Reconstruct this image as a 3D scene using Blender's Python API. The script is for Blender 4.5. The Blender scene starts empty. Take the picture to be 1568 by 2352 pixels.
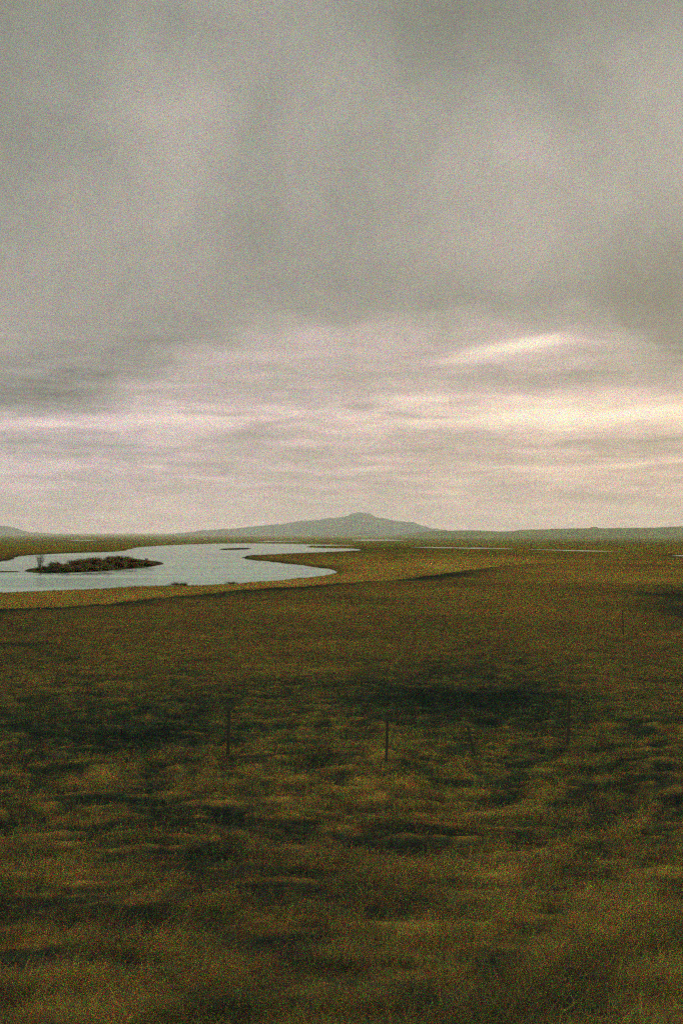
import bpy, math, random
import numpy as np
from mathutils import Vector, Matrix

random.seed(7)
rng = np.random.default_rng(7)
scene = bpy.context.scene
col = scene.collection
R = math.radians

# ------------------------------------------------------------------ camera
CAM_H = 8.0                      # eye height above the water
F = 3267.0                       # focal length in units of a 1568 x 2352 frame
PITCH = math.atan(49.0 / F)      # horizon lies a little under the middle
cam = bpy.data.cameras.new("camera")
cam.sensor_fit = 'VERTICAL'
cam.sensor_height = 36.0
cam.lens = 50.0
cam.clip_start = 0.1
cam.clip_end = 60000.0
cam_o = bpy.data.objects.new("camera", cam)
cam_o.location = (0, 0, CAM_H)
cam_o.rotation_euler = (math.pi / 2 + PITCH, 0, 0)
col.objects.link(cam_o)
scene.camera = cam_o


def G(x, y, z=0.0):
    """where a sight line meets the level z"""
    cx, cy = (x - 784.0) / F, (1176.0 - y) / F
    c, s = math.cos(PITCH), math.sin(PITCH)
    dy, dz = c - s * cy, s + c * cy
    t = (z - CAM_H) / dz
    return (cx * t, dy * t)


def at_dist(x, y, d):
    """point on a sight line at forward distance d"""
    cx, cy = (x - 784.0) / F, (1176.0 - y) / F
    c, s = math.cos(PITCH), math.sin(PITCH)
    dy, dz = c - s * cy, s + c * cy
    t = d / dy
    return (cx * t, d, CAM_H + dz * t)


# ------------------------------------------------------------------ numpy noise
_perm = np.random.default_rng(3).permutation(256)
_perm = np.concatenate([_perm, _perm, _perm])
_ga = np.random.default_rng(4).uniform(0, 2 * np.pi, 256)
_gx, _gy = np.cos(_ga), np.sin(_ga)


def noise(x, y):
    xi = np.floor(x).astype(np.int64); yi = np.floor(y).astype(np.int64)
    xf = x - xi; yf = y - yi
    xi &= 255; yi &= 255
    u = xf * xf * xf * (xf * (xf * 6 - 15) + 10)
    v = yf * yf * yf * (yf * (yf * 6 - 15) + 10)

    def g(a, b, dx, dy):
        h = _perm[_perm[(xi + a) & 255] + ((yi + b) & 255)]
        return _gx[h] * dx + _gy[h] * dy
    n00 = g(0, 0, xf, yf); n10 = g(1, 0, xf - 1, yf)
    n01 = g(0, 1, xf, yf - 1); n11 = g(1, 1, xf - 1, yf - 1)
    a = n00 + u * (n10 - n00); b = n01 + u * (n11 - n01)
    return (a + v * (b - a)) * 1.45


def fbm(x, y, oct=4, rough=0.5):
    r = 0.0; a = 1.0; t = 0.0
    for k in range(oct):
        r = r + a * noise(x * 2 ** k + 17.3 * k, y * 2 ** k - 9.1 * k)
        t += a; a *= rough
    return r / t


def sstep(a, b, x):
    t = np.clip((x - a) / (b - a), 0, 1)
    return t * t * (3 - 2 * t)


def seg_dist(px, py, poly, closed=True):
    n = len(poly); best = np.full(px.shape, 1e18)
    for i in range(n if closed else n - 1):
        ax, ay = poly[i]; bx, by = poly[(i + 1) % n]
        dx, dy = bx - ax, by - ay
        L = dx * dx + dy * dy + 1e-9
        t = np.clip(((px - ax) * dx + (py - ay) * dy) / L, 0, 1)
        best = np.minimum(best, (px - ax - t * dx) ** 2 + (py - ay - t * dy) ** 2)
    return np.sqrt(best)


def inside(px, py, poly):
    r = np.zeros(px.shape, bool); n = len(poly)
    for i in range(n):
        ax, ay = poly[i]; bx, by = poly[(i + 1) % n]
        c = (ay > py) != (by > py)
        with np.errstate(divide='ignore', invalid='ignore'):
            xx = (bx - ax) * (py - ay) / (by - ay + 1e-12) + ax
        r ^= c & (px < xx)
    return r


def smooth(poly, it=2):
    """corner-cutting, keeps the outline natural"""
    for _ in range(it):
        out = []
        n = len(poly)
        for i in range(n):
            a, b = poly[i], poly[(i + 1) % n]
            out.append((a[0] * .75 + b[0] * .25, a[1] * .75 + b[1] * .25))
            out.append((a[0] * .25 + b[0] * .75, a[1] * .25 + b[1] * .75))
        poly = out
    return poly


# ------------------------------------------------------------------ tags / mesh helpers
def tag(o, label=None, cat=None, group=None, kind=None):
    if label: o['label'] = label
    if cat: o['category'] = cat
    if group: o['group'] = group
    if kind: o['kind'] = kind
    return o


def mesh_np(name, v, faces_idx, nper, mat, parent=None, smooth_sh=True, colors=None):
    me = bpy.data.meshes.new(name)
    v = np.asarray(v, np.float32); f = np.asarray(faces_idx, np.int32).ravel()
    me.vertices.add(len(v)); me.vertices.foreach_set('co', v.ravel())
    me.loops.add(len(f)); me.loops.foreach_set('vertex_index', f)
    nf = len(f) // nper
    me.polygons.add(nf)
    me.polygons.foreach_set('loop_start', np.arange(nf, dtype=np.int32) * nper)
    me.polygons.foreach_set('loop_total', np.full(nf, nper, np.int32))
    me.update(calc_edges=True)
    if smooth_sh:
        me.polygons.foreach_set('use_smooth', np.ones(nf, bool))
    for nm, c in (colors or {}).items():
        a = me.color_attributes.new(nm, 'FLOAT_COLOR', 'POINT')
        c = np.asarray(c, np.float32)
        if c.shape[1] == 3: c = np.hstack([c, np.ones((len(c), 1), np.float32)])
        a.data.foreach_set('color', c.ravel())
    me.materials.append(mat)
    o = bpy.data.objects.new(name, me)
    o.parent = parent
    col.objects.link(o)
    return o


# ------------------------------------------------------------------ materials
def newmat(name):
    m = bpy.data.materials.new(name); m.use_nodes = True
    nt = m.node_tree; nt.nodes.clear()
    return m, nt


class NT:
    def __init__(s, nt): s.nt = nt

    def n(s, typ, **kw):
        nd = s.nt.nodes.new(typ)
        ins = kw.pop('ins', {})
        for k, v in kw.items(): setattr(nd, k, v)
        for k, v in ins.items():
            if isinstance(v, bpy.types.NodeSocket): s.nt.links.new(v, nd.inputs[k])
            else: nd.inputs[k].default_value = v
        return nd

    def math(s, op, a, b=0.0, c=0.0, clamp=False):
        return s.n('ShaderNodeMath', operation=op, use_clamp=clamp, ins={0: a, 1: b, 2: c}).outputs[0]

    def vmath(s, op, a, b=(0, 0, 0)):
        nd = s.n('ShaderNodeVectorMath', operation=op, ins={0: a, 1: b})
        return nd.outputs['Value'] if op in ('LENGTH', 'DOT_PRODUCT') else nd.outputs[0]

    def ramp(s, fac, stops, interp='LINEAR'):
        nd = s.n('ShaderNodeValToRGB', ins={0: fac})
        cr = nd.color_ramp; cr.interpolation = interp
        while len(cr.elements) < len(stops): cr.elements.new(0.5)
        for e, (p, c) in zip(cr.elements, sorted(stops)):
            e.position = p
            e.color = (c, c, c, 1) if not isinstance(c, (tuple, list)) else (*c[:3], 1)
        return nd.outputs[0]

    def noise(s, vec, scale, detail=4, rough=.5, color=False):
        nd = s.n('ShaderNodeTexNoise', ins={'Vector': vec, 'Scale': scale, 'Detail': detail, 'Roughness': rough})
        return nd.outputs['Color' if color else 'Fac']

    def mix(s, fac, a, b, blend='MIX'):
        nd = s.n('ShaderNodeMix', data_type='RGBA', blend_type=blend)
        for i, v in ((0, fac), (6, a), (7, b)):
            if isinstance(v, bpy.types.NodeSocket): s.nt.links.new(v, nd.inputs[i])
            else: nd.inputs[i].default_value = v if i == 0 else (*v[:3], 1)
        return nd.outputs[2]

    def link(s, a, b): s.nt.links.new(a, b)


def lin(r, g, b):
    f = lambda c: c / 12.92 if c <= .04045 else ((c + .055) / 1.055) ** 2.4
    return (f(r / 255), f(g / 255), f(b / 255))


SPECK = 1.0


def speckle(N, vec, k=8.5):
    """imitated film grain in the colour: independent light and dark specks finer than a pixel"""
    w = N.n('ShaderNodeTexWhiteNoise', noise_dimensions='3D', ins={'Vector': vec})
    g = N.n('ShaderNodeSeparateColor', ins={0: w.outputs['Color']})
    out = []
    for i in range(3):
        p = N.math('POWER', g.outputs[i], k)
        out.append(N.math('MULTIPLY', p, k + 1))
    return N.n('ShaderNodeCombineColor', ins={0: out[0], 1: out[1], 2: out[2]}).outputs[0]


def ground_material():
    m, nt = newmat("moor_ground"); N = NT(nt)
    geo = N.n('ShaderNodeNewGeometry')
    pos = geo.outputs['Position']
    tone = N.n('ShaderNodeVertexColor', layer_name='tone')
    sep = N.n('ShaderNodeSeparateColor', ins={0: tone.outputs[0]})
    n1 = N.noise(pos, 0.9, 7, .68)
    n2 = N.noise(pos, 0.045, 6, .62)
    n3 = N.noise(pos, 6.0, 5, .7)
    t = N.math('MULTIPLY_ADD', N.math('SUBTRACT', n1, .5), 0.55, sep.outputs[0])
    t = N.math('MULTIPLY_ADD', N.math('SUBTRACT', n2, .5), 0.42, t)
    t = N.math('MULTIPLY_ADD', N.math('SUBTRACT', n3, .5), 0.35, t, clamp=True)
    c = N.ramp(t, [(0.0, (.014, .022, .019)), (.28, (.043, .049, .031)), (.5, (.140, .098, .034)),
                   (.72, (.235, .155, .042)), (1.0, (.34, .23, .07))])
    green = N.mix(1.0, c, (.82, 1.18, .95), 'MULTIPLY')
    g = N.math('MULTIPLY_ADD', N.math('SUBTRACT', N.noise(pos, .17, 5, .6), .5), .9, sep.outputs[1], clamp=True)
    c = N.mix(g, c, green)
    c = N.mix(SPECK, c, speckle(N, pos), 'MULTIPLY')
    b = N.n('ShaderNodeBump', ins={'Strength': .55, 'Distance': .12, 'Height': n1})
    d = N.n('ShaderNodeBsdfDiffuse', ins={'Color': c, 'Roughness': .6, 'Normal': b.outputs[0]})
    o = N.n('ShaderNodeOutputMaterial', ins={0: d.outputs[0]})
    return m


def hill_material(name, dark, light, scale=.01):
    m, nt = newmat(name); N = NT(nt)
    pos = N.n('ShaderNodeNewGeometry').outputs['Position']
    st = N.n('ShaderNodeMapping', ins={'Vector': pos, 'Scale': (1, .35, 2.5)}).outputs[0]
    f = N.noise(st, scale, 8, .62)
    c = N.ramp(f, [(.3, dark), (.7, light)])
    c = N.mix(SPECK, c, speckle(N, pos), 'MULTIPLY')
    b = N.n('ShaderNodeBump', ins={'Strength': .5, 'Distance': 8.0, 'Height': f})
    d = N.n('ShaderNodeBsdfDiffuse', ins={'Color': c, 'Normal': b.outputs[0]})
    N.n('ShaderNodeOutputMaterial', ins={0: d.outputs[0]})
    return m


def water_material():
    m, nt = newmat("silty_water"); N = NT(nt)
    pos = N.n('ShaderNodeNewGeometry').outputs['Position']
    st = N.n('ShaderNodeMapping', ins={'Vector': pos, 'Scale': (.35, 1.0, 1)}).outputs[0]
    w = N.noise(st, 1.1, 4, .6)
    w2 = N.noise(st, .035, 4, .6)
    b = N.n('ShaderNodeBump', ins={'Strength': .8, 'Distance': .28, 'Height': w})
    dist = N.n('ShaderNodeSeparateXYZ', ins={0: pos})
    rough = N.ramp(w2, [(.35, .14), (.65, .32)])
    sw = N.noise(N.n('ShaderNodeMapping', ins={'Vector': pos, 'Scale': (.014, .11, 1)}).outputs[0], 1.0, 6, .65)
    wcol = N.ramp(sw, [(.36, (.64, .78, .75)), (.64, (.90, .98, .94))])
    # the flatter the glance, the cleaner the mirror; steeper in, the silt shows
    cosv = N.math('ABSOLUTE', N.vmath('DOT_PRODUCT', N.n('ShaderNodeNewGeometry').outputs['Incoming'], (0, 0, 1)))
    graz = N.ramp(N.math('MULTIPLY', cosv, 25.0, clamp=True), [(.15, 0.0), (.85, 1.0)])
    wcol = N.mix(graz, N.mix(1.0, wcol, (1.06, 1.0, .98), 'MULTIPLY'), N.mix(1.0, wcol, (.85, .93, .89), 'MULTIPLY'))
    gl = N.n('ShaderNodeBsdfGlossy', ins={'Color': wcol, 'Roughness': rough, 'Normal': b.outputs[0]})
    di = N.n('ShaderNodeBsdfDiffuse', ins={'Color': (.26, .31, .25, 1)})
    mx = N.n('ShaderNodeMixShader', ins={0: .2, 1: gl.outputs[0], 2: di.outputs[0]})
    N.n('ShaderNodeOutputMaterial', ins={0: mx.outputs[0]})
    return m


def leaf_material(name, k=1.0, trans=.3):
    """colour comes from the mesh, a blade or leaf at a time; light shines through"""
    m, nt = newmat(name); N = NT(nt)
    pos = N.n('ShaderNodeNewGeometry').outputs['Position']
    c = N.n('ShaderNodeVertexColor', layer_name='tone').outputs[0]
    c = N.mix(SPECK, c, speckle(N, pos), 'MULTIPLY')
    d = N.n('ShaderNodeBsdfDiffuse', ins={'Color': c})
    t = N.n('ShaderNodeBsdfTranslucent', ins={'Color': c})
    mx = N.n('ShaderNodeMixShader', ins={0: trans, 1: d.outputs[0], 2: t.outputs[0]})
    N.n('ShaderNodeOutputMaterial', ins={0: mx.outputs[0]})
    return m


def bark_material(name, a, b):
    m, nt = newmat(name); N = NT(nt)
    pos = N.n('ShaderNodeNewGeometry').outputs['Position']
    st = N.n('ShaderNodeMapping', ins={'Vector': pos, 'Scale': (14, 14, 2)}).outputs[0]
    f = N.noise(st, 2.0, 6, .6)
    c = N.ramp(f, [(.3, a), (.7, b)])
    bp = N.n('ShaderNodeBump', ins={'Strength': .6, 'Distance': .01, 'Height': f})
    d = N.n('ShaderNodeBsdfDiffuse', ins={'Color': c, 'Normal': bp.outputs[0]})
    N.n('ShaderNodeOutputMaterial', ins={0: d.outputs[0]})
    return m


M_ground = ground_material()
M_water = water_material()
M_grass = leaf_material("grass_blades")
M_leaf = leaf_material("shrub_leaves", trans=.2)
M_bark = bark_material("bark", (.02, .016, .012), (.06, .048, .036))
M_post = bark_material("weathered_post_wood", (.036, .042, .032), (.085, .090, .066))

# ------------------------------------------------------------------ outlines of the water
# far shores are read at the water level, near shores at the top of their bank
BANK = 0.45
river = [G(*p) for p in ((-330, 1301), (-120, 1296), (0, 1291), (22, 1287), (38, 1280), (44, 1277), (110, 1273), (201, 1269.5), (282, 1267),
                         (302, 1260), (322, 1256.5), (400, 1252), (474, 1249.2), (560, 1248.2), (650, 1249), (712, 1250.5), (770, 1251.5), (835, 1252.8))]
river += [G(*p, .12) for p in ((800, 1254.0), (745, 1254.2), (712, 1254.4))]
river += [G(700, 1256.2)]
river += [G(*p) for p in ((722, 1258.5), (760, 1259.5), (800, 1259.6), (836, 1262.2))]
river += [G(*p, .3) for p in ((822, 1265.0), (748, 1268.5), (658, 1271.5), (600, 1275.0))]
river += [G(*p) for p in ((560, 1278.5), (564, 1284.5), (600, 1288.5), (640, 1292), (712, 1301.5), (755, 1307), (775, 1312.0))]
river += [G(*p, BANK) for p in ((765, 1316), (741, 1320), (669, 1328), (585, 1335), (487, 1342), (440, 1345), (385, 1346), (290, 1347.5),
                                (201, 1351), (90, 1357), (0, 1361.5), (-120, 1366), (-330, 1372))]
river = smooth(river, 2)


def sliver(x0, x1, y0, y1, th, seed):
    rr = random.Random(seed)
    n = max(4, int((x1 - x0) / 22)); top = []; bot = []
    for i in range(n + 1):
        t = i / n
        x = x0 + (x1 - x0) * t; y = y0 + (y1 - y0) * t
        w = th * (math.sin(math.pi * min(1, max(0, t))) ** .5) * rr.uniform(.55, 1.15) + .12
        top.append(G(x, y - w * .5)); bot.append(G(x, y + w * .5, .06))
    return smooth(top + bot[::-1], 1)


ponds = [sliver(806, 930, 1240.3, 1240.8, 2.6, 1), sliver(590, 694, 1243.6, 1243.4, 1.9, 2), sliver(942, 1190, 1257.2, 1261.0, 3.4, 3),
         sliver(1205, 1470, 1261.6, 1269.3, 2.3, 4), sliver(1528, 1700, 1277.0, 1276.0, 3.3, 5), sliver(1545, 1700, 1281.8, 1280.4, 3.0, 6),
         sliver(1425, 1512, 1287.6, 1288.4, 2.6, 7), sliver(158, 226, 1241.2, 1241.2, 1.6, 8), sliver(928, 962, 1232.4, 1232.4, 1.2, 9)]

terrace = [G(x, y, .5) for x, y in ((-300, 1432), (0, 1413), (140, 1403), (300, 1388), (480, 1368), (640, 1350), (780, 1341), (900, 1334), (1000, 1322), (1060, 1312), (1150, 1300), (1260, 1291))]


# ------------------------------------------------------------------ the ground, one sheet to the horizon
def base_h(x, y):
    d = np.hypot(x, y)
    kd = np.log(np.maximum(d, 3.0))
    xs = np.log([3, 8, 16, 31, 60, 120, 180, 300, 700, 1500, 40000])
    ys = [5.6, 5.0, 4.15, 3.12, 1.72, .85, .62, .55, .45, .12, .12]
    h = np.interp(kd, xs, ys)
    front = sstep(-.2, .5, y / np.maximum(d, 1e-3))
    return h * front + (1 - front) * np.maximum(h, 5.6 - .02 * d).clip(.3)


def tussock(x, y):
    wx = fbm(x / 5 + 3, y / 5, 2) * 1.2
    return fbm((x + wx) / 1.15, (y - wx) / .85, 4, .70) * 1.35


def relief(x, y):
    d = np.hypot(x, y)
    near = 1 - sstep(120, 330, d)
    r = fbm(x / 14, y / 14, 3) * .55 + fbm(x / 4.2, y / 4.2, 2) * .22 + tussock(x, y) * .12
    w = sstep(5, 25, d)
    mid = sstep(150, 400, d) * (1 - sstep(900, 1800, d))
    return r * near * w + mid * fbm(x / 60, y / 90, 3) * .22


def water_sdf(x, y):
    """signed distance to the nearest shore (positive on land) and the height its bank rises to"""
    s = np.full(x.shape, 1e6); bank = np.full(x.shape, BANK)
    d = np.hypot(x, y)
    for k, poly in enumerate([river] + ponds):
        xs = [p[0] for p in poly]; ys = [p[1] for p in poly]
        pad = 70
        near = (x > min(xs) - pad) & (x < max(xs) + pad) & (y > min(ys) - pad) & (y < max(ys) + pad)
        if not near.any(): continue
        px, py = x[near], y[near]
        dd = seg_dist(px, py, poly)
        sd = np.where(inside(px, py, poly), -dd, dd)
        m = sd < s[near]
        s[near] = np.where(m, sd, s[near]); bank[near] = np.where(m, BANK if k == 0 else .08, bank[near])
    return s, bank


def ground_h(x, y, full=False):
    s, bank = water_sdf(x, y)
    d = np.hypot(x, y)
    # small bays and slumps along the shore
    wob = fbm(x / 7, y / 16, 3) * np.clip(d / 260, .4, 2.2) * 1.1 + fbm(x / 2.6 + 7, y / 5, 3) * .7 * np.clip(d / 300, .4, 1.6)
    sw = s + np.where(bank > .2, wob, wob * .2)
    h0 = base_h(x, y) + relief(x, y)
    lip = 1 + .5 * fbm(x / 5 + 9, y / 9, 2)
    sl = np.clip(sw * .42, -1.1, 50)
    far = sstep(900, 1500, d)
    h0 = np.where(s < 60, np.maximum(h0, bank * (1 - .7 * far) * lip), h0)
    cap = np.maximum(bank * lip, 0) + np.clip((sw - 1.0) * .05, 0, 60)
    h = np.minimum(h0, np.minimum(sl, 1e9)) if False else np.minimum(h0, np.minimum(np.where(sl < bank * lip, sl, cap), 1e9))
    # the terrace adds no relief here; its shadow is painted in tone_at
    if full:
        return h, s
    return h


def row_d(y):
    d = np.arange(6, 400, .25)
    yy = 1225 + (CAM_H - base_h(0 * d, d)) / d * F
    return float(np.interp(-y, -yy, d))


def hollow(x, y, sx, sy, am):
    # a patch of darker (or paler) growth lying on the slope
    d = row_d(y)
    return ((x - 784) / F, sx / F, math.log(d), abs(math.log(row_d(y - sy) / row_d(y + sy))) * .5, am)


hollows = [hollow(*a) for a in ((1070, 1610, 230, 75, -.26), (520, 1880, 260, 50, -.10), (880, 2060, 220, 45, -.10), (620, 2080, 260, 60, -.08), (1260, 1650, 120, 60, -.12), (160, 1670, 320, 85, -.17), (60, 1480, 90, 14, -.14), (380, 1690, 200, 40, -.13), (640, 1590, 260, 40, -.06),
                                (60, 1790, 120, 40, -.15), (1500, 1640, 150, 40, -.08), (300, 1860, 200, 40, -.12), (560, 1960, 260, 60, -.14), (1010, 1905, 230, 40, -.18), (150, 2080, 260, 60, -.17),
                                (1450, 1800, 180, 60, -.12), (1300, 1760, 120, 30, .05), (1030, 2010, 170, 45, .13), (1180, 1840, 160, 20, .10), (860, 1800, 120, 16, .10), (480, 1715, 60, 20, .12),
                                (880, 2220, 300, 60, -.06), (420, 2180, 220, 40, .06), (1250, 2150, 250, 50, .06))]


def tone_at(x, y, s):
    d = np.hypot(x, y)
    az = np.arctan2(x, y)
    t = np.full(x.shape, .475)
    # near field: wisps of straw over dark hollows
    wis2 = fbm(x / 7 + 5, y / 13 + 3, 3)
    nearw = 1 - sstep(60, 140, d)
    amp = np.interp(d, [8, 14, 24, 34, 50, 80], [.58, .64, .70, .66, .38, .18])
    t = t + nearw * (amp * tussock(x, y) + .20 * wis2 - .03) + .34 * (1 - sstep(16, 40, d)) * fbm(x / .46, y / .27, 3, .65) - .03 * (1 - sstep(30, 60, d))
    t = t + (1 - nearw) * (.22 * fbm(x / 30, y / 60, 4))
    # darker swathe about the posts, lighter ground toward the viewer
    t = t + .06 * sstep(-24, -10, -d)
    ux = x / np.maximum(y, 1); ly = np.log(np.maximum(y, 1))
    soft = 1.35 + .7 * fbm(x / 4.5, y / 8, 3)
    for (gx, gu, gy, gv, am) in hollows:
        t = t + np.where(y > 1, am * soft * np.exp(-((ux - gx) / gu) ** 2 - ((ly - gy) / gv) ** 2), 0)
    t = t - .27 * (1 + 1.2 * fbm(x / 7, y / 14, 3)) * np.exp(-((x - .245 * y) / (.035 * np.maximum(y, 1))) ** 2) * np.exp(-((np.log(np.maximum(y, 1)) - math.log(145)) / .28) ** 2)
    t = t + .07 * sstep(70, 150, d) * (1 - sstep(330, 500, d)) * (1 + 1.4 * fbm(x / 22, y / 34, 3))
    # bright old sedge between the terrace and the river
    line = seg_dist(x, y, terrace, False)
    ty = np.interp(x, [p[0] for p in terrace], [p[1] for p in terrace])
    beyond = y > ty
    mid = (d > 100) & (d < 520)
    t = t + np.where(mid & beyond, (1 - sstep(15, 70, x)) * (.22 + .22 * fbm(x / 16, y / 40, 4)) * np.exp(-line / 90), 0) + np.where(mid & (x > 20), .10 * sstep(160, 330, d), 0)
    wl = np.clip(d / 190, .6, 2.2)
    t = t - np.where(mid, .34 * (1 - sstep(20, 42, x)) * np.exp(-((line + np.where(beyond, 1.5, 0) * wl) / (np.where(beyond, 3.0, 5.0) * wl)) ** 2) * (.75 + .9 * fbm(x / 9, y / 9, 3)), 0)  # terrace shadow painted into the tone as a dark line
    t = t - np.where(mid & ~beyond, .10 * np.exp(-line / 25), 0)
    # wet dark rim at the water
    t = np.where((s < 3.2 * wl) & (s > -20) & (d < 1200), t - .30 * np.exp(-np.clip(s, 0, 50) / (1.6 * wl)), t)
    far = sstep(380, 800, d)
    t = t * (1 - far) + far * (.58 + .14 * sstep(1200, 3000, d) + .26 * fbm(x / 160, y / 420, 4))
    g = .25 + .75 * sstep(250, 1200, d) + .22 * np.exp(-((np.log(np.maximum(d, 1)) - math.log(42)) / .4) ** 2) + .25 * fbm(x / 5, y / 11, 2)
    return np.clip(t, 0.02, 1), np.clip(g, 0, 1)


ang = np.concatenate([np.arange(-180, -30, 5.0), np.arange(-30, -16, .5), np.arange(-16, 16, .065), np.arange(16, 30, .5), np.arange(30, 180, 5.0)])
ang = np.radians(ang)
rad = np.exp(np.linspace(math.log(2.0), math.log(45000), 860))
A, RR = np.meshgrid(ang, rad)
X = (np.sin(A) * RR).ravel(); Y = (np.cos(A) * RR).ravel()
H, S = ground_h(X, Y, True)
T, GR = tone_at(X, Y, S)
na, nr = len(ang), len(rad)
V = np.stack([X, Y, H], 1)
i = np.arange(nr - 1)[:, None] * na; j = np.arange(na)[None, :]; j2 = (j + 1) % na
quads = np.stack([i + j, i + j2, i + na + j2, i + na + j], -1).reshape(-1, 4)
V = np.vstack([V, [[0, 0, float(H[:na].mean())]]])
T = np.append(T, .4); GR = np.append(GR, .2)
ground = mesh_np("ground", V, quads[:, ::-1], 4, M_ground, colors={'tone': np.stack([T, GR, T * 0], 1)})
# closing disc under the viewer
tag(ground, "dark brown and green rough moorland running down to the river flats", "ground", kind='structure')


# ------------------------------------------------------------------ water sheets
def water_sheet(name, poly, z, pad, label):
    xs = [p[0] for p in poly]; ys = [p[1] for p in poly]
    x0, x1, y0, y1 = min(xs) - pad, max(xs) + pad, min(ys) - pad, max(ys) + pad
    me = bpy.data.meshes.new(name)
    me.from_pydata([(x0, y0, z), (x1, y0, z), (x1, y1, z), (x0, y1, z)], [], [(0, 1, 2, 3)])
    me.materials.append(M_water)
    o = bpy.data.objects.new(name, me); col.objects.link(o)
    return tag(o, label, "water", kind='structure')


water_sheet("river", river, 0.0, 12, "pale grey-green river winding around an island and a grassy point")
lab = ["narrow pale pool under the central hill, right of the far reach", "thin pale pool just beyond the far reach of the river",
       "long thin bright channel across the plain right of the river", "faint thin water streak continuing right of the bright channel",
       "upper of two pale water streaks at the right edge", "lower of two pale water streaks at the right edge",
       "short thin water streak on the right part of the plain", "small faint water streak on the far plain at left",
       "tiny faint pool at the foot of the central hill"]
for k, p in enumerate(ponds):
    water_sheet("pond", p, -.006 - .004 * k, 2, lab[k])


# ------------------------------------------------------------------ islands
def islet(name, poly, top, cell, label, seed):
    poly = smooth(poly, 2)
    xs = np.array([p[0] for p in poly]); ys = np.array([p[1] for p in poly])
    gx = np.linspace(xs.min() - 1, xs.max() + 1, max(30, int((np.ptp(xs) + 2) / cell)))
    gy = np.linspace(ys.min() - 1, ys.max() + 1, max(14, int((np.ptp(ys) + 2) / cell)))
    AX, AY = np.meshgrid(gx, gy); AX = AX.ravel(); AY = AY.ravel()
    d = seg_dist(AX, AY, poly); s = np.where(inside(AX, AY, poly), d, -d)
    s = s + .35 * fbm(AX / 2 + seed, AY / 3, 3)
    h = np.clip(s * .5, -.8, .35) + np.clip(s - .7, 0, 1e3) * .12
    h = np.minimum(h, top * (1 + .3 * fbm(AX / 3 + seed, AY / 3, 2)))
    t = np.clip(.27 + .35 * fbm(AX / 2.5, AY / 2.5 + seed, 3), .03, 1)
    nx, ny = len(gx), len(gy)
    i = np.arange(ny - 1)[:, None] * nx; j = np.arange(nx - 1)[None, :]
    q = np.stack([i + j, i + j + 1, i + nx + j + 1, i + nx + j], -1).reshape(-1, 4)
    o = mesh_np(name, np.stack([AX, AY, h], 1), q, 4, M_ground, colors={'tone': np.stack([t + .02, t * 0 + .4, t * 0], 1)})
    return tag(o, label, "island", kind='structure')


isl_near = [(50, 1311.5), (88, 1317.5), (139, 1316.5), (214, 1314), (277, 1309), (335, 1304), (362, 1299), (384, 1294)]
isl_far = [(345, 1290), (300, 1288), (230, 1290), (160, 1297), (100, 1306), (70, 1309)]
isl_poly = [G(*p) for p in isl_near] + [G(*p) for p in isl_far]
islet("island", isl_poly, .95, .45, "low dark scrub-covered island in the river at left", 2.0)
islet("islet", [G(*p) for p in ((496, 1262.9), (535, 1263.2), (560, 1262.4), (584, 1260.8), (560, 1260.2), (520, 1261.2))], .5, 1.5,
      "thin dark islet lying in the far reach of the river", 7.0)
islet("mudbank", [G(*p) for p in ((-60, 1314.5), (0, 1314.8), (30, 1314.4), (52, 1313.5), (30, 1312.6), (-10, 1312.2), (-60, 1312.4))], .12, .5,
      "low wet mud bar reaching left from the island tip", 11.0)


# ------------------------------------------------------------------ hills on the skyline
def hill(name, prof, dist, depth, mat, label, rough=1.0, seed=0.0, xpad=40):
    """a ridge whose crest runs through the given points of the skyline"""
    px = np.array([p[0] for p in prof], float); py = np.array([p[1] for p in prof], float)
    pts = [at_dist(a, b, dist) for a, b in prof]
    cx = np.array([p[0] for p in pts]); cz = np.array([p[2] for p in pts])
    n = 420; m = 46
    xs = np.linspace(cx[0], cx[-1], n)
    crest = np.interp(xs, cx, cz)
    k = np.ones(5) / 5; cs = np.convolve(np.pad(crest, 2, 'edge'), k, 'valid'); crest = .8 * crest + .2 * cs
    v = np.linspace(-1, 1, m)
    XX, VV = np.meshgrid(xs, v)
    crest = crest + rough * (9.0 * fbm(xs / 75 + seed, xs * 0, 5, .62) + 1.5 * fbm(xs / 9 + seed, xs * 0, 2)) * np.clip(crest / 25, 0, 1)
    prof_v = np.where(VV < 0, (1 - np.abs(VV)) ** 1.5, (1 - np.abs(VV)) ** 1.2)
    n1 = fbm(XX / 130 + seed, VV * 3 + seed, 5, .55)
    Z = crest[None, :] * prof_v * (1 + .45 * rough * n1 * (1 - prof_v)) + rough * (1 - np.abs(VV)) * fbm(XX / 22 + seed, VV * 9, 3) * 2.0
    Z = Z - 1.5 * np.abs(VV)
    YY = dist + VV * depth * np.clip(crest[None, :] / crest.max(), .35, 1)
    i = np.arange(m - 1)[:, None] * n; j = np.arange(n - 1)[None, :]
    q = np.stack([i + j, i + j + 1, i + n + j + 1, i + n + j], -1).reshape(-1, 4)
    o = mesh_np(name, np.stack([XX.ravel(), YY.ravel(), Z.ravel()], 1), q, 4, mat)
    return tag(o, label, "hill", kind='structure')


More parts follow.
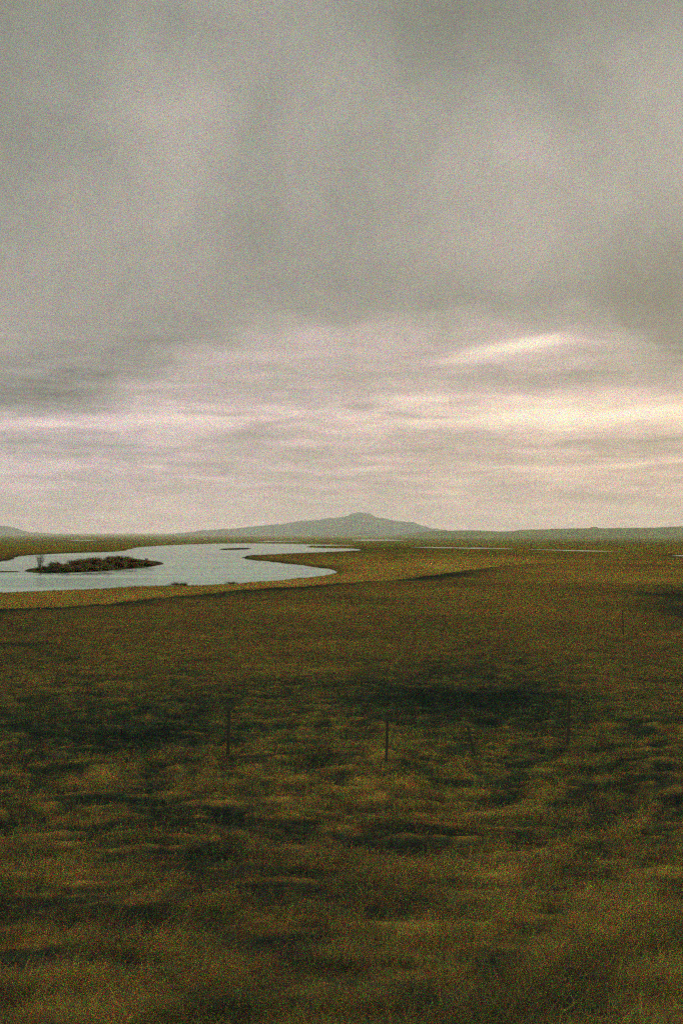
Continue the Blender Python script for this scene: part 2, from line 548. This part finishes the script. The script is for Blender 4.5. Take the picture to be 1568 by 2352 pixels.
M_hill = hill_material("far_hill_slopes", (.010, .026, .034), (.075, .105, .090), .014)
M_ridge = hill_material("ridge_heath", (.075, .105, .030), (.19, .215, .066), .02)
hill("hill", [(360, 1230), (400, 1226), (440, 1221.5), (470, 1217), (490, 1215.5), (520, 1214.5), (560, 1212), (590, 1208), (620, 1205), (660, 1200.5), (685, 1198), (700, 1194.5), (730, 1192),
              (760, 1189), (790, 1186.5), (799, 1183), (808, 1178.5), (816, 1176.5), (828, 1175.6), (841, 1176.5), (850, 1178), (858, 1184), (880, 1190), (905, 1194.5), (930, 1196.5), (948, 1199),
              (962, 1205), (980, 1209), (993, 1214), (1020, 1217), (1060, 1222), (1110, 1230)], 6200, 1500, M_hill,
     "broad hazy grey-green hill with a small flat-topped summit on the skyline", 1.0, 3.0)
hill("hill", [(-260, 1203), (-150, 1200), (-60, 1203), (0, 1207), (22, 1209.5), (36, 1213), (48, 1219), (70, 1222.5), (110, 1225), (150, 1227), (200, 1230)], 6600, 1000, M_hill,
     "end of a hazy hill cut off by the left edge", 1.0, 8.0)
hill("ridge", [(820, 1237), (870, 1234), (920, 1228), (970, 1221.5), (1020, 1218.5), (1060, 1217.8), (1110, 1218.5), (1150, 1220), (1180, 1219), (1195, 1216.5), (1230, 1215.6), (1290, 1213.8), (1350, 1212.6), (1400, 1212.4), (1450, 1211.8),
               (1510, 1211.3), (1540, 1209.6), (1575, 1208), (1640, 1206), (1800, 1207)], 3000, 900, M_ridge,
     "long low olive ridge along the skyline at right", .25, 5.0)

def knoll():
    x, y, z = at_dist(1365, 1213, 2992)
    w = 22 / F * 3000
    n, m = 40, 16
    u = np.linspace(-1, 1, n); v = np.linspace(-1, 1, m)
    U, W = np.meshgrid(u, v)
    e = np.clip((1 - np.abs(U) ** 4) * (1 - W ** 4), 0, 1) ** .5
    top = 4.0 * e * (1 - .45 * sstep(.55, .62, -U) * 0 - .42 * sstep(.3, .75, U)) + fbm(U * 3, W * 2, 3) * 1.2 * e - 2.0
    i = np.arange(m - 1)[:, None] * n; j = np.arange(n - 1)[None, :]
    q = np.stack([i + j, i + j + 1, i + n + j + 1, i + n + j], -1).reshape(-1, 4)
    o = mesh_np("rock_outcrop", np.stack([U.ravel() * w * .5, W.ravel() * w * .35, top.ravel()], 1), q, 4, M_hill)
    o.location = (x, y, z)
    tag(o, "small dark flat-topped outcrop standing up from the right-hand ridge skyline", "rock")


knoll()


# ------------------------------------------------------------------ shrubs and a sapling
def tube(pts, rads, sides=5):
    vs = []; fs = []
    for k, (p, r) in enumerate(zip(pts, rads)):
        a = Vector(pts[min(k + 1, len(pts) - 1)]) - Vector(pts[max(k - 1, 0)])
        a.normalize()
        e1 = a.orthogonal().normalized(); e2 = a.cross(e1)
        for s in range(sides):
            t = 2 * math.pi * s / sides
            vs.append(Vector(p) + (e1 * math.cos(t) + e2 * math.sin(t)) * r)
    for k in range(len(pts) - 1):
        for s in range(sides):
            s2 = (s + 1) % sides
            fs.append((k * sides + s, k * sides + s2, (k + 1) * sides + s2, (k + 1) * sides + s))
    return vs, fs


def build_list(name, parts, mat, parent):
    vs = []; fs = []
    for v, f in parts:
        o = len(vs); vs += [tuple(p) for p in v]; fs += [tuple(a + o for a in q) for q in f]
    return mesh_np(name, vs, fs, 4, mat, parent)


def stems(rr, h, w, n, lean=.8, sub=3):
    parts = []; tips = []
    for k in range(n):
        a = rr.uniform(0, 2 * math.pi); rch = rr.uniform(.15, 1) * w * .5
        pts = []
        for q in range(6):
            t = q / 5
            pts.append(Vector((math.cos(a) * rch * t ** 1.3 + rr.uniform(-.03, .03) * h, math.sin(a) * rch * t ** 1.3 + rr.uniform(-.03, .03) * h, h * t * rr.uniform(.86, 1.0) * (1 - .25 * rch / (w * .5)))))
        pts[0] = Vector((math.cos(a) * .06, math.sin(a) * .06, -.15))
        parts.append(tube(pts, [.035 * (1 - .85 * q / 5) * (h / 2) for q in range(6)]))
        tips.append(pts[-1])
        for b in range(sub):
            s0 = rr.randint(2, 4); p0 = pts[s0]
            d = Vector((rr.uniform(-1, 1), rr.uniform(-1, 1), rr.uniform(.3, 1.2))).normalized() * h * rr.uniform(.15, .34)
            mid = p0 + d * .5 + Vector((rr.uniform(-.05, .05), rr.uniform(-.05, .05), .03)) * h
            parts.append(tube([p0, mid, p0 + d], [.014 * h / 2, .009 * h / 2, .003 * h / 2], 4))
            tips.append(p0 + d); tips.append(mid)
    return parts, tips


def leaves(tips, n, spread, size, seed, tone=(.022, .024, .010)):
    r = np.random.default_rng(seed)
    tp = np.array([tuple(t) for t in tips])
    c = tp[r.integers(0, len(tp), n)] + r.normal(0, spread, (n, 3)) * (1, 1, .8)
    c[:, 2] = np.maximum(c[:, 2], .08)
    d1 = r.normal(0, 1, (n, 3)); d1 /= np.linalg.norm(d1, axis=1, keepdims=True)
    d2 = np.cross(d1, r.normal(0, 1, (n, 3))); d2 /= np.linalg.norm(d2, axis=1, keepdims=True) + 1e-9
    sz = size * r.uniform(.6, 1.4, (n, 1))
    v = np.stack([c - d1 * sz, c + d2 * sz * .4, c + d1 * sz, c - d2 * sz * .4], 1).reshape(-1, 3)
    f = np.arange(4 * n).reshape(-1, 4)
    base = np.array(tone) * np.exp(r.normal(0, .45, (n, 1))) * (1 + np.array([.12, .0, -.1]) * r.normal(0, 1, (n, 1)))
    return v, f, np.repeat(np.clip(base, .002, .3), 4, axis=0)


def plant(name, label, cat, loc, h, w, nstem, nleaf, seed, group=None, spread=.16, size=.07, tone=(.020, .022, .010), sub=3, trunk="stem"):
    rr = random.Random(seed)
    e = bpy.data.objects.new(name, None); e.location = loc; e.empty_display_size = .3
    col.objects.link(e)
    tag(e, label, cat, group)
    parts, tips = stems(rr, h, w, nstem, sub=sub)
    build_list(trunk, parts, M_bark, e)
    v, f, c = leaves(tips, nleaf, spread, size, seed, tone)
    mesh_np("crown", v, f, 4, M_leaf, e, smooth_sh=False, colors={'tone': c})
    return e


# each shrub: foot and top as seen from the bank
def foot(x, y):
    a = G(x, y, .5)
    return (a[0], a[1], .45)


mass = [(128, 1308, 2.0, 2.6), (150, 1310, 1.6, 2.6), (168, 1304, 2.4, 3.0), (190, 1303, 2.7, 3.0), (196, 1310, 1.7, 2.8), (212, 1302, 2.9, 3.0), (232, 1301, 2.6, 3.2), (236, 1308, 1.8, 2.8),
        (252, 1299, 2.9, 3.0), (272, 1297, 3.0, 3.0), (276, 1304, 1.9, 2.8), (292, 1297, 2.7, 2.6), (308, 1298, 2.1, 2.6), (322, 1298, 1.3, 2.2),
        (150, 1314, 1.2, 2.2), (180, 1313, 1.3, 2.4), (212, 1311.5, 1.3, 2.4), (244, 1310, 1.3, 2.4), (300, 1305, 1.3, 2.4), (340, 1300, .9, 2.0)]
for k, (x, y, h, w) in enumerate(mass):
    plant("shrub", "dark leafy shrub in the dense thicket along the middle of the island", "shrub", foot(x, y), h * .66, w * 1.6, 10, 2600, 100 + k,
          group="shrubs massed along the island", spread=.32, size=.12, tone=(.165, .145, .068))
low = [(88, 1313, .9, 1.8), (104, 1312, 1.1, 2.0), (116, 1311, 1.3, 2.0)]
for k, (x, y, h, w) in enumerate(low):
    plant("shrub", "low dark shrub at the foot of the sapling on the island", "shrub", foot(x, y), h, w, 7, 700, 150 + k,
          group="low shrubs under the sapling", spread=.24, size=.09, tone=(.125, .12, .058))
plant("shrub", "small round bush standing apart at the right tip of the island", "shrub", foot(336, 1297), 1.75, 1.1, 6, 500, 171, spread=.15, size=.08, tone=(.08, .08, .04))
plant("sapling", "thin airy sapling standing at the left end of the island", "tree", foot(93, 1311), 3.7, 2.0, 7, 900, 190, spread=.24, size=.06, tone=(.08, .09, .05), sub=5, trunk="trunk")


def on_ground(x, d):
    return float(ground_h(np.array([x]), np.array([d]))[0])


for k, (px, py, h, w, lb) in enumerate(((411, 1346, .85, 2.2, "wide low bush on the near river bank, below the middle of the river"),
                                        (424, 1347, .6, 1.4, "small low bush beside the wide bush on the near bank"),
                                        (533, 1341, .65, 1.8, "low dark bush on the near bank, right of the two others"))):
    x, y = G(px, py, .5)
    plant("shrub", lb, "shrub", (x, y, on_ground(x, y) - .03), h * .42, w * 1.5, 8, 900, 210 + k, spread=.16, size=.06, tone=(.10, .085, .035))


# ------------------------------------------------------------------ fence posts in the grass
def fence_post(px, ytop, ybase, label, seed, lean=.035, thick=.031):
    rr = random.Random(seed)
    # follow the sight line of the foot to the ground
    for d in np.arange(12, 140, .02):
        x, y, z = at_dist(px, ybase, d)
        if z <= on_ground(x, d): break
    ztop = at_dist(px, ytop, d)[2]
    h = ztop - z
    n = 12; parts = []
    pts = []; rad = []
    for k in range(n):
        t = k / (n - 1)
        pts.append(Vector((lean * t + rr.uniform(-.004, .004), rr.uniform(-.004, .004), -.25 + (h + .25) * t)))
        rad.append(thick * (1 - .12 * t) * rr.uniform(.94, 1.06))
    pts.append(pts[-1] + Vector((.004, 0, .012))); rad.append(.03)
    v, f = tube(pts, rad, 10)
    e = bpy.data.objects.new("fence_post", None); e.location = (x, y, z); col.objects.link(e)
    tag(e, label, "fence post", "weathered fence posts on the grassy slope")
    o = build_list("post", [(v, f)], M_post, e)
    me = o.data
    import bmesh
    bm = bmesh.new(); bm.from_mesh(me)
    bmesh.ops.holes_fill(bm, edges=[q for q in bm.edges if q.is_boundary]); bm.to_mesh(me); bm.free()
    return (x, y, z, h)


fence_post(523, 1622, 1737, "dark weathered fence post farthest left in the moor grass", 1, thick=.040)
fence_post(886, 1636, 1748, "dark upright fence post just right of the middle of the foreground slope", 2)
fence_post(1094, 1668, 1734, "short leaning fence stake between two upright posts right of the middle", 4, lean=-.20, thick=.03)
fence_post(1303, 1604, 1712, "faint upright fence post on the slope right of the leaning stake", 3, thick=.034)
fence_post(1431, 1404, 1456, "distant fence post high up the slope near the dark thicket at the right edge", 5, lean=-.06, thick=.045)

# ------------------------------------------------------------------ grass: a continuous sward of bent stems
def grass(N):
    r = np.random.default_rng(21)
    az = np.radians(r.uniform(-17.5, 17.5, N))
    d = np.exp(r.uniform(math.log(6.3), math.log(210), N))
    x = np.sin(az) * d; y = np.cos(az) * d
    # gather stems into tussocks
    cl = fbm(x / 1.1, y / 1.1, 2)
    h, s = ground_h(x, y, True)
    keep = (s > 1.5) & (r.uniform(0, 1, N) < .55 + .9 * cl + .2)
    x, y, h, s, d, cl = x[keep], y[keep], h[keep], s[keep], d[keep], cl[keep]
    n = len(x)
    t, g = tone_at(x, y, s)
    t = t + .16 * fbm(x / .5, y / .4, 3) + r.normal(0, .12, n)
    L = r.uniform(.10, .26, n) * (1 + .5 * cl) * (.7 + .6 * np.clip(t, 0, 1))
    w = np.maximum(.0035, .42 * d / 1421 * r.uniform(.5, 1.3, n))
    wind = fbm(x / 3, y / 6, 2) * 2.4 + r.normal(0, .9, n)
    la = wind + (r.uniform(0, 1, n) < .3) * math.pi
    lean = np.clip(r.normal(1.15, .35, n), .15, 1.6)
    dx, dy = np.cos(la), np.sin(la)
    p0 = np.stack([x, y, h - .02], 1)
    hd = np.stack([dx, dy, 0 * dx], 1)
    up = np.array([0, 0, 1.0])
    p1 = p0 + (hd * np.sin(lean * .45)[:, None] + up * np.cos(lean * .45)[:, None]) * (L * .55)[:, None]
    p2 = p1 + (hd * np.sin(lean * 1.25)[:, None] + up * np.cos(lean * 1.25)[:, None]) * (L * .5)[:, None]
    sd = np.stack([-dy, dx, 0 * dx], 1)
    # turn the flat of the blade anywhere
    rot = r.uniform(-1.2, 1.2, n)[:, None]
    sd = sd * np.cos(rot) + hd * np.sin(rot)
    W = w[:, None]
    v = np.stack([p0 - sd * W * .5, p0 + sd * W * .5, p1 + sd * W * .42, p1 - sd * W * .42, p2 + sd * W * .12, p2 - sd * W * .12], 1).reshape(-1, 3)
    b = np.arange(n)[:, None] * 6
    f = np.concatenate([b + np.array([[0, 1, 2, 3]]), b + np.array([[3, 2, 4, 5]])], 1).reshape(-1, 4)
    xs = [0, .25, .5, .75, 1.0]
    cr = np.interp(t, xs, [.016, .044, .155, .300, .46]); cg = np.interp(t, xs, [.029, .057, .133, .220, .34]); cb = np.interp(t, xs, [.028, .043, .056, .068, .095])
    k = (g * .3)[:, None]
    c = np.stack([cr, cg, cb], 1) * (1 + k * np.array([[-.7, .35, -.1]])) * np.exp(r.normal(0, .22, (n, 3)))
    c = np.repeat(c, 6, axis=0)
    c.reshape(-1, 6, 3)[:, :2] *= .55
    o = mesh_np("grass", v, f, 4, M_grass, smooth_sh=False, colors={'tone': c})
    tag(o, "rough straw and dark green moor grass covering the foreground slope", "grass", kind='stuff')


grass(620000)

# ------------------------------------------------------------------ haze over the far plain
def haze():
    m, nt = newmat("haze_air"); N = NT(nt)
    s = N.n('ShaderNodeVolumeScatter', ins={'Color': (.84, .97, .90, 1), 'Density': 1.5e-4, 'Anisotropy': .25})
    N.n('ShaderNodeOutputMaterial', ins={1: s.outputs[0]})
    x0, x1, y0, y1, z0, z1 = -6000, 6000, 750, 7600, -3, 130
    vs = [(x0, y0, z0), (x1, y0, z0), (x1, y1, z0), (x0, y1, z0), (x0, y0, z1), (x1, y0, z1), (x1, y1, z1), (x0, y1, z1)]
    fs = [(0, 3, 2, 1), (4, 5, 6, 7), (0, 1, 5, 4), (1, 2, 6, 5), (2, 3, 7, 6), (3, 0, 4, 7)]
    me = bpy.data.meshes.new("haze"); me.from_pydata(vs, [], fs); me.materials.append(m)
    o = bpy.data.objects.new("haze", me); col.objects.link(o)
    tag(o, "thin pale haze lying over the far plain and the hills", "haze", kind='structure')


haze()

# ------------------------------------------------------------------ sky and sun
SUN_EL, SUN_AZ = R(14), R(24)
world = bpy.data.worlds.new("World"); scene.world = world
world.use_nodes = True
nt = world.node_tree; nt.nodes.clear(); N = NT(nt)
sky = N.n('ShaderNodeTexSky', sky_type='NISHITA', sun_disc=False, sun_elevation=SUN_EL, sun_rotation=SUN_AZ, air_density=1.0, dust_density=3.0)
tc = N.n('ShaderNodeTexCoord')
D = N.vmath('NORMALIZE', tc.outputs['Generated'])
xyz = N.n('ShaderNodeSeparateXYZ', ins={0: D})
az = N.math('ARCTAN2', xyz.outputs[0], xyz.outputs[1])
el = N.math('ARCSINE', xyz.outputs[2])
P0 = N.n('ShaderNodeCombineXYZ', ins={0: az, 1: el, 2: 0.0}).outputs[0]
# wind-drawn warp
wv = N.n('ShaderNodeMapping', ins={'Vector': P0, 'Scale': (9, 34, 1)}).outputs[0]
wn = N.n('ShaderNodeTexNoise', ins={'Vector': wv, 'Scale': 1.0, 'Detail': 5, 'Roughness': .55}).outputs['Color']
wn = N.vmath('SUBTRACT', wn, (.5, .5, .5))
P = N.vmath('ADD', P0, N.vmath('MULTIPLY', wn, (.07, .013, 0)))
wl = N.n('ShaderNodeMapping', ins={'Vector': P0, 'Scale': (7, 7, 1)}).outputs[0]
wn2 = N.vmath('SUBTRACT', N.n('ShaderNodeTexNoise', ins={'Vector': wl, 'Scale': 1.0, 'Detail': 4, 'Roughness': .55}).outputs['Color'], (.5, .5, .5))
PU = N.vmath('ADD', P0, N.vmath('MULTIPLY', wn2, (.09, .09, 0)))


def pe(y): return (1225 - y) / F


epix = N.n('ShaderNodeSeparateXYZ', ins={0: P}).outputs[1]
ef = N.math('DIVIDE', N.math('MAXIMUM', epix, 0.0), .6, clamp=True)
below = N.ramp(ef, [(pe(1225) / .6, .765), (pe(1140) / .6, .735), (pe(1060) / .6, .735), (pe(1005) / .6, .735), (pe(965) / .6, .79), (pe(930) / .6, .745), (pe(890) / .6, .715), (pe(800) / .6, .70), (pe(740) / .6, .69)])
above = N.ramp(ef, [(pe(900) / .6, .595), (pe(760) / .6, .608), (pe(560) / .6, .638), (pe(300) / .6, .640), (pe(80) / .6, .605), (pe(-60) / .6, .61), (.78, .76), (1.0, .88)])
# the dark deck ends in a ragged base that climbs to the right and drops again at the edge of the view
base_pts = [(-500, 985), (-150, 965), (0, 948), (180, 922), (330, 880), (470, 822), (580, 785), (720, 768), (900, 764), (1060, 750), (1240, 742), (1380, 768), (1500, 808), (1590, 862), (1800, 905)]
bx = N.n('ShaderNodeMapRange', ins={0: az, 1: -.4, 2: .4, 3: 0.0, 4: 1.0}).outputs[0]
be = N.ramp(bx, [((math.atan((x - 784) / F) + .4) / .8, pe(y) / .3) for x, y in base_pts], 'B_SPLINE')
rg = N.n('ShaderNodeMapping', ins={'Vector': P0, 'Scale': (16, 42, 1)}).outputs[0]
rag = N.math('MULTIPLY', N.math('SUBTRACT', N.noise(rg, 1.0, 6, .6), .5), .05)
gap = N.math('ADD', N.math('SUBTRACT', N.n('ShaderNodeSeparateXYZ', ins={0: PU}).outputs[1], N.math('MULTIPLY', be, .3)), rag)
deck = N.n('ShaderNodeMapRange', interpolation_type='SMOOTHSTEP', ins={0: gap, 1: -.014, 2: .014, 3: 0.0, 4: 1.0}).outputs[0]
acc = N.math('ADD', below, N.math('MULTIPLY', deck, N.math('SUBTRACT', above, below)))
upper = [(-20, 200, 260, 330, 0, -.05), (440, 330, 110, 300, -22, .042), (740, 70, 190, 140, 0, .028), (1180, 30, 380, 130, 0, -.045), (580, 400, 110, 200, -10, -.022),
         (1190, 430, 130, 230, -20, .034), (1500, 260, 110, 250, 0, .018), (1540, 670, 200, 150, 0, -.085), (1250, 710, 230, 40, 0, -.015), (1050, 150, 260, 90, -25, -.035), (640, 560, 170, 60, -20, -.02), (330, 200, 60, 200, -12, .03), (1330, 560, 60, 150, -25, .03), (1060, 560, 120, 90, 0, .018), (1185, 640, 55, 60, 0, .030), (620, 690, 280, 70, 0, -.016),
         (110, 880, 190, 55, 8, -.045), (20, 810, 70, 90, 0, .045), (230, 680, 150, 190, 0, .022), (900, 300, 160, 130, 0, -.012), (60, 560, 120, 120, 0, -.015)]
lower = [(700, 805, 170, 42, 6, .05), (700, 850, 300, 60, 0, -.02), (1110, 815, 90, 20, 12, .10), (1215, 795, 90, 19, 4, .10), (1180, 820, 180, 45, 4, .035), (1010, 835, 70, 9, 10, .05), (1250, 786, 60, 11, 4, .10), (1330, 792, 90, 8, -6, .06), (1290, 868, 190, 22, 2, -.065), (1120, 862, 70, 16, 0, -.03),
         (330, 975, 430, 22, 0, .055), (1320, 948, 420, 34, 0, .16), (1500, 962, 260, 18, 0, .06), (950, 916, 130, 9, 2, .085), (1200, 915, 130, 9, -3, .07), (840, 930, 48, 13, 0, -.10), (965, 951, 75, 6, -3, -.11),
         (630, 974, 95, 11, 14, -.10), (570, 1000, 90, 14, 0, -.05), (180, 1030, 270, 18, -2, -.05), (60, 1085, 90, 13, 14, .05), (190, 1062, 70, 15, 16, .07), (290, 1078, 60, 9, 0, .03), (870, 1075, 80, 5, 0, .08), (1120, 1077, 90, 5, 0, .06), (1420, 1070, 190, 7, 3, .085),
         (1000, 1040, 300, 15, 0, -.02), (1420, 1018, 200, 12, 0, -.045), (380, 1132, 100, 12, 0, -.035), (1290, 1140, 160, 10, 2, -.045), (1050, 1150, 110, 6, 2, .02), (40, 1120, 260, 8, 0, .03), (20, 1180, 150, 30, 0, -.03), (450, 1102, 160, 5, 0, .04),
         (1450, 1180, 300, 30, 0, .03), (1350, 1095, 330, 40, 0, .025)]


def blobs(acc, Pv, lst):
    for (x, y, sx, sy, rot, amp) in lst:
        mp = N.n('ShaderNodeMapping', vector_type='TEXTURE', ins={'Vector': Pv, 'Location': ((x - 784) / F, pe(y), 0), 'Rotation': (0, 0, R(rot)), 'Scale': (sx / F, sy / F, 1)}).outputs[0]
        e = N.math('POWER', 0.3679, N.vmath('DOT_PRODUCT', mp, mp))
        acc = N.math('MULTIPLY_ADD', e, amp, acc)
    return acc


acc = blobs(acc, PU, upper)
acc = blobs(acc, P, lower)
# thin streaks low down, soft mottling above
lowmask = N.ramp(N.math('DIVIDE', el, .6, clamp=True), [(0, .55), (pe(1150) / .6, 1.0), (pe(940) / .6, .9), (pe(820) / .6, .45), (pe(700) / .6, 0.0)])
s1 = N.n('ShaderNodeMapping', ins={'Vector': P, 'Scale': (14, 150, 1)}).outputs[0]
st = N.math('MULTIPLY', N.math('SUBTRACT', N.noise(s1, 1.0, 6, .68), .5), .30)
acc = N.math('MULTIPLY_ADD', st, lowmask, acc)
s2 = N.n('ShaderNodeMapping', ins={'Vector': PU, 'Rotation': (0, 0, R(-32)), 'Scale': (10, 9, 1)}).outputs[0]
acc = N.math('MULTIPLY_ADD', N.math('SUBTRACT', N.noise(s2, 1.0, 6, .64), .5), .21, acc)
# broken low cumulus, seen edge on
s3 = N.n('ShaderNodeMapping', ins={'Vector': P0, 'Scale': (20, 110, 1)}).outputs[0]
cu = N.math('MULTIPLY', N.math('SUBTRACT', N.noise(s3, 1.0, 8, .68), .5), .32)
acc = N.math('MULTIPLY_ADD', cu, lowmask, acc)
pr = N.n('ShaderNodeMapRange', ins={0: acc, 1: .4, 2: 1.0, 3: 0.0, 4: 1.0}).outputs[0]


def pp(v): return (v - .4) / .6


cloud = N.ramp(pr, [(pp(.42), lin(108, 108, 97)), (pp(.52), lin(136, 134, 121)), (pp(.60), lin(158, 154, 143)), (pp(.67), lin(178, 170, 159)), (pp(.74), lin(200, 185, 177)), (pp(.82), lin(226, 208, 196)),
                    (pp(.92), lin(248, 232, 210)), (1.0, lin(255, 247, 232))])
# warmer toward the hidden sun
wm = N.n('ShaderNodeMapping', vector_type='TEXTURE', ins={'Vector': P0, 'Location': (R(18), R(1), 0), 'Scale': (R(20), R(6), 1)}).outputs[0]
we = N.math('POWER', .3679, N.vmath('DOT_PRODUCT', wm, wm))
cloud = N.mix(we, cloud, N.mix(1.0, cloud, (1.07, .98, .85), 'MULTIPLY'))
# cooler overhead, a little lilac in the low clouds at left
top = N.ramp(N.math('DIVIDE', el, .6, clamp=True), [(pe(900) / .6, 0.0), (pe(100) / .6, 1.0)])
cloud = N.mix(top, cloud, N.mix(1.0, cloud, (.935, .985, .985), 'MULTIPLY'))
lm = N.n('ShaderNodeMapping', vector_type='TEXTURE', ins={'Vector': P0, 'Location': (R(-13), R(3.2), 0), 'Scale': (R(13), R(4), 1)}).outputs[0]
cloud = N.mix(N.math('POWER', .3679, N.vmath('DOT_PRODUCT', lm, lm)), cloud, N.mix(1.0, cloud, (.985, .98, 1.07), 'MULTIPLY'))
# film grain imitated in the sky colour by fine random specks
grain = speckle(N, D, 6.0)
cloud = N.mix(1.0, cloud, grain, 'MULTIPLY')
STR = .1
cloudx = N.vmath('MULTIPLY', cloud, (1 / STR, 1 / STR, 1 / STR))
final = N.mix(.985, sky.outputs[0], cloudx)
bg = N.n('ShaderNodeBackground', ins={'Color': final, 'Strength': STR})
N.n('ShaderNodeOutputWorld', ins={0: bg.outputs[0]})
world.cycles.sampling_method = 'NONE'

sun = bpy.data.lights.new("sun", 'SUN')
sun.energy = 1.4; sun.angle = R(14); sun.color = (1, .88, .72)
so = bpy.data.objects.new("sun", sun)
sd = Vector((math.sin(SUN_AZ) * math.cos(SUN_EL), math.cos(SUN_AZ) * math.cos(SUN_EL), math.sin(SUN_EL)))
so.rotation_euler = (-sd).to_track_quat('-Z', 'Y').to_euler()
so.location = sd * 100
col.objects.link(so)

# ------------------------------------------------------------------ render
scene.view_settings.view_transform = 'Standard'
scene.view_settings.look = 'None'
scene.view_settings.exposure = 0
scene.render.engine = 'CYCLES'
c = scene.cycles
c.use_denoising = False
c.use_adaptive_sampling = False
c.max_bounces = 5
c.diffuse_bounces = 3
c.glossy_bounces = 2
c.transmission_bounces = 3
c.volume_bounces = 1
c.transparent_max_bounces = 4
c.caustics_reflective = False
c.caustics_refractive = False
